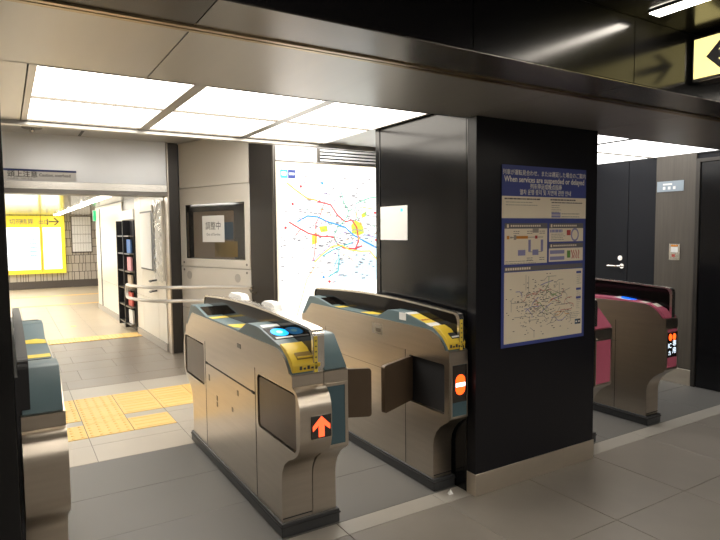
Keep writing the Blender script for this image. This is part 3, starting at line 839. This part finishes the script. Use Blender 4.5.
# ------------------------------------------------------------------ hall: shutter lintel, posts, cabinets, map
li = struct(box('trim_2', 'white_metal', (-1.2, 1.706, 7.30, 7.55, 2.085, ZH)))
box('shutter_guide', 'steel_bright', (-1.2, 1.706, 7.275, 7.36, 1.995, 2.083), li, 0.003)
box('shutter_slot', 'steel_dark', (-1.2, 1.706, 7.25, 7.50, 1.945, 1.993), li, 0.002)
box('jamb', 'steel', (1.708, 1.726, 7.27, 7.45, 0, ZH), li, 0.003)
whl = wall('wall_hall_left', 'post_dark', (-1.4, -1.2, 4.06, 7.6, 0, ZH))
for k in range(5): box('wall_panel', 'cream', (-1.205, -1.185, 4.2+.68*k, 4.2+.68*k+.42, .02, ZH-.02), whl, .003)
cs = empty('overhead_sign', (.37, 7.29, 2.08), 'white caution plate with blue stripe on the shutter box', 'sign')
Bv = Board((-.03, 7.2985, 2.085), (1, 0, 0), (0, 0, 1))
Bv.quads([(0, .745, 0, .125)], 0, .004, 'plate', 'white', cs)
Bv.quads([(0, .745, .103, .125)], .004, .005, 'blue_stripe', 'navy', cs)
Bv.text('頭上注意', .072, .075, .065, .0045, 'ink', cs, align='LEFT', bold=.0006)
Bv.text('Caution, overhead', .046, .375, .065, .0045, 'ink', cs, align='LEFT', sx=.9, bold=.0004)
Bv.text('小心碰头　머리 조심', .026, .075, .018, .0045, 'ink_grey', cs, align='LEFT')
# dome camera
dc = empty('dome_camera', (.28, 6.87, ZH), 'small round ceiling camera in front of the shutter box', 'camera')
def lathe(cx, cy, prof, n=20):
    mb = MB(); vs = []; fs = []
    for (r, z) in prof:
        vs += [(cx+r*math.cos(2*math.pi*k/n), cy+r*math.sin(2*math.pi*k/n), z) for k in range(n)]
    for i in range(len(prof)-1):
        fs += [(i*n+k, i*n+(k+1) % n, (i+1)*n+(k+1) % n, (i+1)*n+k) for k in range(n)]
    fs += [tuple(range(n)), tuple(range(len(vs)-1, len(vs)-n-1, -1))]
    return mb.add(vs, fs)
lathe(.28, 6.87, [(.095, ZH), (.095, ZH-.012), (.08, ZH-.02)]).build('rim', 'steel_dark', dc)
lathe(.28, 6.87, [(.03, ZH-.02), (.028, ZH-.04), (.016, ZH-.055), (.004, ZH-.06)]).build('lens_dome', 'steel_bright', dc)

# oblique wall with cabinet and posts
A0 = Vector((1.85, 7.33, 0)); ad = Vector((.3256, -.9455, 0)); an = Vector((-.9455, -.3256, 0))
def ob(t0, t1, d0, d1, z0, z1, mb=None):
    """box on the oblique wall: t along, d out of the wall towards the hall"""
    mb = mb or MB()
    vs = [A0+ad*t+an*d+Vector((0, 0, z)) for t in (t0, t1) for d in (d0, d1) for z in (z0, z1)]
    return mb.add(vs, [(0, 1, 3, 2), (4, 6, 7, 5), (0, 4, 5, 1), (2, 3, 7, 6), (0, 2, 6, 4), (1, 5, 7, 3)])
wo = struct(ob(0, 1.36, -.72, -.62, 0, ZH).build('wall_oblique', 'post_dark', None))
struct(MB().box(1.727, 1.852, 7.31, 7.45, 0, ZH).build('trim_3', 'post_dark', None, .003))
tr4 = struct(ob(1.36, 1.735, -.05, .0, 0, ZH).build('trim_4', 'post_dark', None, .003))
ob(1.735, 1.765, -.02, .012, 0, ZH).build('post_edge', 'steel_dark', tr4, .003)
ob(1.36, 1.70, -.62, -.05, 0, ZH).build('post_return', 'post_dark', wo)
cab = empty('service_cabinet', tuple(A0+ad*.68), 'cream wall cabinet with dark glass window and notice inside', 'cabinet')
TC = 1.345
ob(.02, TC, -.60, -.03, 0, ZH-.005).build('cabinet_body', 'cream', cab)
ob(.022, TC-.002, -.03, -.004, 2.046, ZH-.005).build('upper_door', 'cream', cab, .003)
# window door with opening
Bo = Board(A0+an*-.004, ad, (0, 0, 1))
def plate_on(board, outlines, th, name, m, parent, d):
    me = plate2d(outlines, th)
    for v in me.vertices:
        v.co = board.p(v.co.x, v.co.y, v.co.z+d)
    bm = bmesh.new(); bm.from_mesh(me); bmesh.ops.remove_doubles(bm, verts=bm.verts, dist=1e-5); bmesh.ops.recalc_face_normals(bm, faces=bm.faces); bm.to_mesh(me); bm.free()
    return link(name, me, m, parent, smooth=False)
def rect(a, b, c, d): return [(a, c), (b, c), (b, d), (a, d)]
WU0, WU1, WZ0, WZ1 = .135, 1.262, 1.19, 1.84
wd = plate_on(Bo, [rect(.022, TC-.002, 1.095, 2.04), rect(WU0, WU1, WZ0, WZ1)], .026, 'window_door', 'cream', cab, -.013)
Bo.quads([(WU0-.01, WU1+.01, WZ0-.01, WZ1+.01)], -.024, -.018, 'pane', 'plastic_clear', wd)
mat('pane_glass', (.05, .05, .05), .03, alpha=.22, spec=.5); wd.children[0].data.materials[0] = M['pane_glass']
Bo.quads([(WU0-.02, WU1+.02, WZ0-.02, WZ1+.02)], -.0262, -.0258, 'recess_back', 'cabinet_inside', cab)
mbr = MB()
# window gasket
plate_on(Bo, [rect(WU0-.006, WU1+.006, WZ0-.006, WZ1+.006), rect(WU0+.022, WU1-.022, WZ0+.012, WZ1-.028)], .004, 'window_gasket', 'screen_dark', wd, -.008)
Bo.quads([(WU0+.03, WU0+.13, WZ0, WZ1), (WU1-.22, WU1-.04, WZ0, WZ1), (WU0, WU1, WZ1-.09, WZ1)], -.0256, -.0250, 'dark_backing', 'screen_dark', cab)
Bo.quads([(.86, 1.03, 1.42, 1.62)], -.0249, -.0240, 'blue_card', 'inside_blue', cab)
Bo.quads([(.68, 1.10, 1.22, 1.40)], -.0249, -.0240, 'yellow_card', 'inside_yellow', cab)
nt_ = empty('paper_notice', tuple(A0+ad*.67), 'white paper notice taped inside the cabinet window', 'notice')
Bo.quads([(.46, .88, 1.39, 1.70)], -.0150, -.0135, 'sheet', 'paper', nt_)
Bo.text('調整中', .10, .67, 1.575, -.0132, 'ink', nt_, bold=.0004)
Bo.text('Out of Service', .045, .67, 1.48, -.0132, 'ink', nt_)
ob(.022, TC-.002, -.03, -.004, .58, 1.085).build('lower_door', 'cream', cab, .003)
ob(.022, TC-.002, -.03, -.004, .02, .574).build('lower_door', 'cream', cab, .003)
mbg = MB()
def disc(board, u, v, r, d0, d1, n=18): return [(u+r*math.cos(2*math.pi*k/n), v+r*math.sin(2*math.pi*k/n)) for k in range(n)]
mat('grille', (.45, .42, .38), .5)
for u in (.19, 1.12): Bo.poly(disc(Bo, u, .985, .05, 0, 0), .0, .002, 'speaker_grille', 'grille', cab)
for (u, v) in ((.085, 1.14), (1.285, 1.14), (.085, 1.05), (1.285, 1.05)): Bo.poly(disc(Bo, u, v, .014, 0, 0, 10), .0, .004, 'screw', 'steel_dark', cab)

# map board on the wall at the end
wm = struct(box('wall_map', 'white', (2.43, 5.52, 5.72, 5.85, 0, ZH+.05)))
box('wall_dark_part', 'dark_wall', (4.2, 5.52, 5.70, 5.722, 0, ZH), wm)
vt = empty('wall_vent', (3.5, 5.71, 2.3), 'long slatted ventilation grille above the lit route map', 'vent')
box('back_plate', 'plinth', (2.975, 4.1, 5.712, 5.72, 2.27, 2.445), vt)
for k in range(5): box('slat', 'white', (2.98, 4.1, 5.69, 5.715, 2.275+.036*k, 2.294+.036*k), vt)
box('end_frame', 'steel_dark', (2.955, 2.98, 5.685, 5.72, 2.262, 2.455), vt)
mp = empty('route_map_board', (3.2, 5.66, .55), 'large backlit railway network map board beside the black pillar', 'map')
box('casing', 'steel_dark', (2.425, 4.02, 5.665, 5.719, .52, 2.255), mp, .004)
Bm = Board((2.44, 5.664, .54), (1, 0, 0), (0, 0, 1))
MW, MH = 1.565, 1.70
Bm.quads([(0, MW, 0, MH)], 0, .004, 'cream_margin', 'map_cream', mp)
Bm.quads([(.022, MW-.02, .02, MH-.012)], .004, .006, 'lit_sheet', 'map_white', mp)
def mq(x, y):    # map print: x 0..110, y 0..190 (grid units from the upper left of the sheet)
    return ((x-5)*.01244, MH-.01053*y)
def ml(lines_, w, m, d=.0068): Bm.ribbon([[mq(*p) for p in l] for l in lines_], w, d, 'route_line', m, mp)
Bm.quads([(*[mq(60, 0)[0], mq(110, 0)[0]], mq(0, 124)[1], mq(0, 100)[1]), (mq(75, 0)[0], mq(110, 0)[0], mq(0, 100)[1], mq(0, 84)[1]), (mq(90, 0)[0], mq(115, 0)[0], mq(0, 84)[1], mq(0, 72)[1])], .006, .0064, 'water_area', 'map_water', mp)
for pts in ([(78, 64), (82, 58), (90, 62), (92, 72), (86, 75), (79, 72)], [(45, 65), (53, 64), (54, 70), (47, 71)], [(38, 74), (43, 71), (43, 82), (38, 84)], [(89, 52), (95, 48), (94, 54), (90, 56)]):
    Bm.poly([mq(*p) for p in pts], .006, .0066, 'park_area', 'map_lime', mp)
ml([[(15, 21), (22, 27), (34, 36), (44, 38)]], .016, 'map_orange')
ml([[(44, 39), (57, 42), (64, 53), (72, 60), (79, 58), (84, 66), (86, 80), (82, 90)], [(16, 60), (25, 66), (35, 72), (46, 75), (60, 76), (63, 83), (70, 88), (82, 89), (90, 86)]], .017, 'map_red', .0070)
ml([[(50, 42), (47, 52), (42, 62), (42, 76), (40, 96), (38, 101)], [(22, 74), (27, 68)]], .010, 'map_red', .0069)
ml([[(24, 60), (34, 54), (44, 55), (54, 60), (64, 63), (72, 66), (80, 74), (90, 80), (101, 86), (112, 92)]], .018, 'map_blue', .0072)
ml([[(68, 28), (71, 40), (76, 50), (72, 58), (64, 66), (60, 74), (64, 86)], [(112, 32), (98, 34), (84, 40), (82, 48), (86, 58)]], .011, 'map_green', .0071)
ml([[(48, 96), (58, 90), (68, 86), (80, 82)], [(65, 90), (65, 102), (64, 112), (54, 118)]], .013, 'map_teal', .0073)
ml([[(40, 102), (48, 94), (58, 86), (68, 85), (76, 90), (88, 92), (98, 92), (106, 102), (112, 108)]], .015, 'map_yellow', .0074)
ml([[(84, 56), (84, 46), (90, 44), (102, 46)], [(42, 104), (32, 120), (28, 136), (22, 158)]], .008, 'map_orange', .0074)
ml([[(38, 101), (48, 92), (56, 84), (64, 80)], [(78, 84), (92, 74), (108, 78)]], .009, 'map_purple', .0075)
ml([[(58, 126), (62, 118), (74, 110), (78, 100), (86, 92), (94, 100), (104, 86)], [(86, 56), (92, 68), (100, 76)], [(29, 36), (28, 60)], [(42, 62), (56, 58)]], .007, 'map_pink', .0076)
ml([[(50, 122), (40, 130), (30, 146), (26, 160)]], .006, 'map_water', .0069)
ml([[(64, 98), (56, 116), (52, 121)], [(70, 66), (66, 74)]], .007, 'map_cyan', .0069)
ml([[(30, 48), (40, 44), (56, 48), (70, 46)], [(60, 20), (66, 34), (74, 44)], [(94, 30), (92, 44), (96, 60), (104, 66)], [(52, 66), (60, 60), (68, 52), (80, 46)]], .006, 'map_green', .0070)
ml([[(20, 32), (34, 44), (50, 48), (62, 58)], [(66, 92), (76, 98), (84, 108)], [(72, 78), (80, 84), (92, 84), (108, 70)]], .006, 'map_orange', .0070)
ml([[(30, 20), (46, 26), (60, 36), (66, 46)], [(70, 72), (84, 68), (96, 72)], [(44, 88), (56, 92), (66, 96)]], .006, 'map_purple', .0070)
ml([[(24, 86), (40, 86)], [(58, 70), (70, 74), (82, 72), (96, 66)], [(46, 110), (56, 104), (66, 104)]], .006, 'map_grey', .0070)
rr = random.Random(5); q = []; 
for i in range(260):
    x = min(max(rr.gauss(64, 26), 8), 108); y = min(max(rr.gauss(72, 30), 14), 160); a = mq(x, y); w = rr.uniform(.018, .05)
    q.append((a[0], a[0]+w, a[1]-.006, a[1]+.006))
Bm.quads(q, .006, .0066, 'station_names', 'map_grey', mp)
for (x, y, m) in ((28, 24, 'red'), (20, 42, 'red'), (13, 66, 'red'), (55, 123, 'red'), (88, 62, 'orange'), (86, 78, 'orange'), (105, 80, 'red'), (46, 39, 'red'), (104, 50, 'red'), (49, 118, 'blue'), (49, 20, 'blue')):
    a = mq(x, y); Bm.poly(disc(Bm, a[0], a[1], .016, 0, 0, 10), .0076, .0080, 'station_dot', 'map_'+m, mp)
a = mq(9, 12)
Bm.quads([(a[0], a[0]+.085, a[1]-.045, a[1]+.045)], .006, .007, 'emblem', 'map_cyan', mp)
Bm.quads([(a[0]+.09, a[0]+.175, a[1]-.045, a[1]+.045)], .006, .007, 'emblem', 'map_navy', mp)
Bm.quads([(a[0]+.015, a[0]+.07, a[1]-.018, a[1]+.022), (a[0]+.102, a[0]+.163, a[1]-.010, a[1]+.014)], .007, .0074, 'emblem_mark', 'map_white', mp)
Bm.text('メトロネットワーク', .066, a[0]+.20, a[1]+.012, .0062, 'map_grey', mp, align='LEFT')
Bm.text('Metro Network', .026, a[0]+.20, a[1]-.036, .0062, 'map_grey', mp, align='LEFT')

# ------------------------------------------------------------------ corridor beyond
K0 = Vector((1.70, 7.46, 0)); kd = Vector((1.56-1.70, 12.7-7.46, 0)).normalized(); kn = Vector((-kd.y, kd.x, 0))
def kb(t0, t1, d0, d1, z0, z1, mb=None):
    mb = mb or MB()
    vs = [K0+kd*t+kn*d+Vector((0, 0, z)) for t in (t0, t1) for d in (d0, d1) for z in (z0, z1)]
    return mb.add(vs, [(0, 1, 3, 2), (4, 6, 7, 5), (0, 4, 5, 1), (2, 3, 7, 6), (0, 2, 6, 4), (1, 5, 7, 3)])
ZK = 2.03
wc = struct(kb(0, 5.25, -.30, -.024, 0, ZK).build('wall_corridor_right', 'steel_dark', None))
ts = [0, .42, 1.28, 1.68, 2.62, 2.95, 4.75, 5.25]
for i, (a, b) in enumerate(zip(ts, ts[1:])):
    if i == 3: continue
    kb(a+.006, b-.006, -.026, 0, .10, .60).build('wall_panel', 'wall_panel', wc, .003)
    kb(a+.006, b-.006, -.026, 0, .606, ZK-.01).build('wall_panel', 'wall_panel', wc, .003)
kb(0, 1.68, -.02, .012, 0, .095).build('base_strip', 'grille', wc)
kb(2.62, 5.25, -.02, .012, 0, .095).build('base_strip', 'grille', wc)
kb(4.70, 4.78, -.02, .006, .1, ZK-.05).build('dark_gap', 'rack_black', wc)
wall('wall_corridor_end', 'wall_joint', (-3, 7, 18.22, 18.4, 0, ZK+.3))
wf = bpy.data.objects['wall_corridor_end']
mb = MB(); rt = random.Random(4)
for j in range(8):
    x = -.4; z0 = .20+.235*j
    while x < 2.6:
        w = rt.choice((.06, .09, .13, .17))
        mb.box(x+.008, x+w-.008, 18.205, 18.225, z0+.008, z0+.235-.008); x += w
tag(mb.build('tiles', 'wall_tile', wf, smooth=False), kind='stuff')
box('tile_band', 'wall_joint', (-3, 7, 18.19, 18.23, 0, .185), wf)
struct(box('ceiling_corridor', 'ceiling_corr', (-3, 7, 7.56, 18.4, ZK, ZK+.06)))
wall('wall_corridor_left', 'cream', (-2.2, -2.0, 7.5, 18.3, 0, ZK))
# corridor lights
for k in range(4):
    y0 = 8.6+2.4*k
    e = empty('corridor_light', (1.2, y0+.95, ZK), 'long white corridor strip light, %s from the shutter box' % ('first', 'second', 'third', 'fourth')[k], 'ceiling light', 'corridor strip lights')
    box('tube', 'light_corr', (1.13, 1.27, y0, y0+1.9, ZK-.02, ZK-.004), e, .004)
    MB().box(1.11, 1.13, y0-.01, y0+1.91, ZK-.012, ZK).box(1.27, 1.29, y0-.01, y0+1.91, ZK-.012, ZK).build('housing', 'white', e)
for k in range(3):
    y0 = 8.4+3.2*k
    e = empty('corridor_ceiling_light', (-.6, y0+1, ZK), 'broad corridor ceiling light, %s from the shutter box' % ('first', 'second', 'third')[k], 'ceiling light', 'corridor light panels')
    box('diffuser', 'light_corr', (-1.1, -.1, y0, y0+2.0, ZK-.02, ZK-.004), e, .004)
    MB().box(-1.12, -1.1, y0-.02, y0+2.02, ZK-.024, ZK).box(-.1, -.08, y0-.02, y0+2.02, ZK-.024, ZK).build('housing', 'white', e)
e = empty('corridor_light', (3.6, 15.5, ZK), 'strip light in the cross passage by the tiled wall', 'ceiling light')
box('tube', 'light_corr', (2.2, 5.2, 15.4, 15.62, ZK-.03, ZK-.016), e, .004)
box('housing', 'white', (2.18, 5.22, 15.38, 15.64, ZK-.016, ZK-.002), e)
# yellow lightbox on the end wall
yb = empty('yellow_lightbox', (.4, 18.1, .42), 'yellow framed backlit information board on the tiled end wall', 'information board')
box('casing', 'box_yellow', (-1.2, 1.42, 18.08, 18.185, .42, 2.005), yb, .004)
By = Board((-1.2, 18.078, .42), (1, 0, 0), (0, 0, 1))
By.quads([(.1, 2.0, .12, 1.27)], 0, .006, 'lit_sheet', 'box_white', yb)
By.quads([(2.08, 2.52, .12, 1.27)], 0, .006, 'lit_sheet', 'box_white', yb)
By.quads([(2.035, 2.045, .04, 1.58)], 0, .004, 'divider', 'inside_yellow', yb)
By.text('→', .34, 2.36, 1.42, .002, 'ink', yb)
By.text('1', .24, 2.20, 1.41, .002, 'ink', yb)
By.text('出口', .13, 2.115, 1.41, .002, 'ink_grey', yb)
By.text('切符', .15, 1.45, 1.42, .002, 'ink_grey', yb)
By.text('精算', .15, 1.72, 1.42, .002, 'ink_grey', yb)
By.quads([(1.75, 1.95, 1.05-.11*i, 1.08-.11*i) for i in range(6)], .006, .008, 'list_lines', 'map_cyan', yb)
# pale poster panel on the tiled wall
pp = empty('pale_wall_panel', (1.85, 18.2, 1.0), 'pale tiled access panel with dark rim on the end wall', 'panel')
box('rim', 'wall_joint', (1.58, 2.12, 18.17, 18.21, .97, ZK-.02), pp)
for j in range(4):
    for k in range(7): box('pale_tile', 'white', (1.61+.07*k, 1.675+.07*k, 18.155, 18.175, 1.0+.25*j, 1.24+.25*j), pp)
# green emergency lamp at the corner
eg = empty('emergency_sign', tuple(K0+kd*5.2), 'small green lit emergency sign at the corridor corner', 'sign')
kb(5.16, 5.20, .002, .05, 1.76, 1.96).build('green_face', 'exit_green', eg)
kb(5.20, 5.22, .002, .055, 1.75, 1.97).build('casing', 'white', eg)

for z in (.88, .74):
    MB().tube([K0+kd*.46+kn*.0+Vector((0, 0, z)), K0+kd*.46+kn*.06+Vector((0, 0, z-.005)), K0+kd*.52+kn*.07+Vector((0, 0, z-.02)), K0+kd*.62+kn*.06+Vector((0, 0, z-.02)), K0+kd*.66+kn*.0+Vector((0, 0, z-.02))], .012, 8).build('panel_handle', 'rack_black', wc)
# leaflet rack in the corridor wall
rk = empty('leaflet_rack', tuple(K0+kd*2.1), 'black leaflet rack standing in the cream corridor wall', 'rack')
kb(1.70, 2.60, -.024, -.01, .06, 1.70).build('back_panel', 'rack_black', rk)
kb(1.70, 1.72, -.02, .02, .04, 1.70).build('side', 'rack_black', rk)
kb(2.57, 2.60, -.02, .10, .04, 1.70).build('side', 'rack_black', rk)
kb(2.08, 2.11, -.02, .10, .04, 1.70).build('side', 'rack_black', rk)
for k in range(6): kb(1.72, 2.57, -.01, .09, .10+.27*k, .12+.27*k).build('shelf', 'steel_dark', rk)
kb(1.70, 2.60, -.024, .02, 1.72, 1.86).build('header', 'mag_white', rk)
cols = ['mag_white', 'mag_red', 'mag_tan', 'mag_pink', 'mag_blue']
cols = ['mag_white', 'mag_red', 'mag_tan', 'mag_pink', 'mag_blue']
nm = {'mag_white': 'white', 'mag_red': 'red', 'mag_tan': 'tan', 'mag_pink': 'pink', 'mag_blue': 'blue'}
for k in range(5):
    for j in range(1):
        c = cols[k]
        t0 = 1.76
        o = kb(t0, t0+.26, .03, .06, .125+.27*k, .33+.27*k).build('leaflet', c, None, .002)
        tag(o, '%s leaflet bundle on a shelf of the black corridor rack' % nm[c], 'leaflet', 'leaflets in the corridor rack')
# framed poster and wrapped panel on the corridor wall
fp = empty('framed_poster', tuple(K0+kd*.86), 'white framed poster with a black edge on the corridor wall', 'poster')
kb(.44, 1.20, .002, .03, 1.0, 1.80).build('frame', 'rack_black', fp)
kb(.56, 1.19, .028, .034, 1.02, 1.78).build('sheet', 'white', fp)
wp = empty('wrapped_panel', tuple(K0+kd*.25), 'panel under crumpled clear plastic beside the dark post', 'panel')
kb(.03, .40, .002, .02, .90, 1.90).build('panel', 'wall_panel', wp)
mbp = MB(); vs = []; fs = []; rp = random.Random(8); nu, nv = 10, 26
for i in range(nu+1):
    for j in range(nv+1):
        t = .015+.39*i/nu; z = .88+1.04*j/nv
        vs.append(tuple(K0+kd*t+kn*(.028+rp.uniform(0, .022))+Vector((0, 0, z))))
for i in range(nu):
    for j in range(nv):
        a_ = i*(nv+1)+j; fs.append((a_, a_+1, a_+nv+2, a_+nv+1))
mbp.add(vs, fs).build('plastic_wrap', 'plastic_clear', wp)
pts = [K0+kd*.06+kn*.06+Vector((0, 0, 1.86)), K0+kd*.13+kn*.065+Vector((0, 0, 1.74)), K0+kd*.2+kn*.065+Vector((0, 0, 1.68)), K0+kd*.27+kn*.065+Vector((0, 0, 1.74)), K0+kd*.34+kn*.06+Vector((0, 0, 1.86))]
MB().tube(pts, .012, 6).build('cord', 'white', wp)

# handrails
hr = empty('handrail', (1.8, 6.4, .7), 'double steel guide rail curving from the opening to the dark post', 'handrail')
def smooth(p, n=6):
    out = []
    for i in range(len(p)-1):
        a, b, c, d = p[max(i-1, 0)], p[i], p[i+1], p[min(i+2, len(p)-1)]
        for k in range(n):
            t = k/n
            out.append(.5*((2*b)+(c-a)*t+(2*a-5*b+4*c-d)*t*t+(3*b-a-3*c+d)*t**3))
    return out+[p[-1]]
path = [(1.205, 7.22), (1.215, 7.05), (1.265, 6.87), (1.36, 6.66), (1.50, 6.53), (1.66, 6.45), (1.88, 6.32), (2.08, 6.15), (2.20, 6.03), (2.262, 5.95)]
for z in (.90, .75):
    MB().tube(smooth([Vector((x, y, z)) for x, y in path]), .019, 10).build('rail', 'rail_steel', hr)
MB().tube(smooth([Vector((1.205, 7.22, .90)), Vector((1.204, 7.27, .885)), Vector((1.203, 7.285, .825)), Vector((1.204, 7.27, .765)), Vector((1.205, 7.22, .75))]), .019, 10).build('rail_loop', 'rail_steel', hr)
for z in (.90, .75):
    w0 = A0+ad*1.44+Vector((0, 0, z-.055))
    MB().tube([Vector((2.245, 5.972, z-.012)), Vector((2.255, 5.965, z-.045)), w0+an*.02, w0+an*.001], .011, 8).build('bracket', 'steel_dark', hr)
    MB().tube([Vector((2.258, 5.955, z)), Vector((2.270, 5.940, z))], .023, 12).build('end_cap', 'chrome', hr)
bpy.context.view_layer.update()
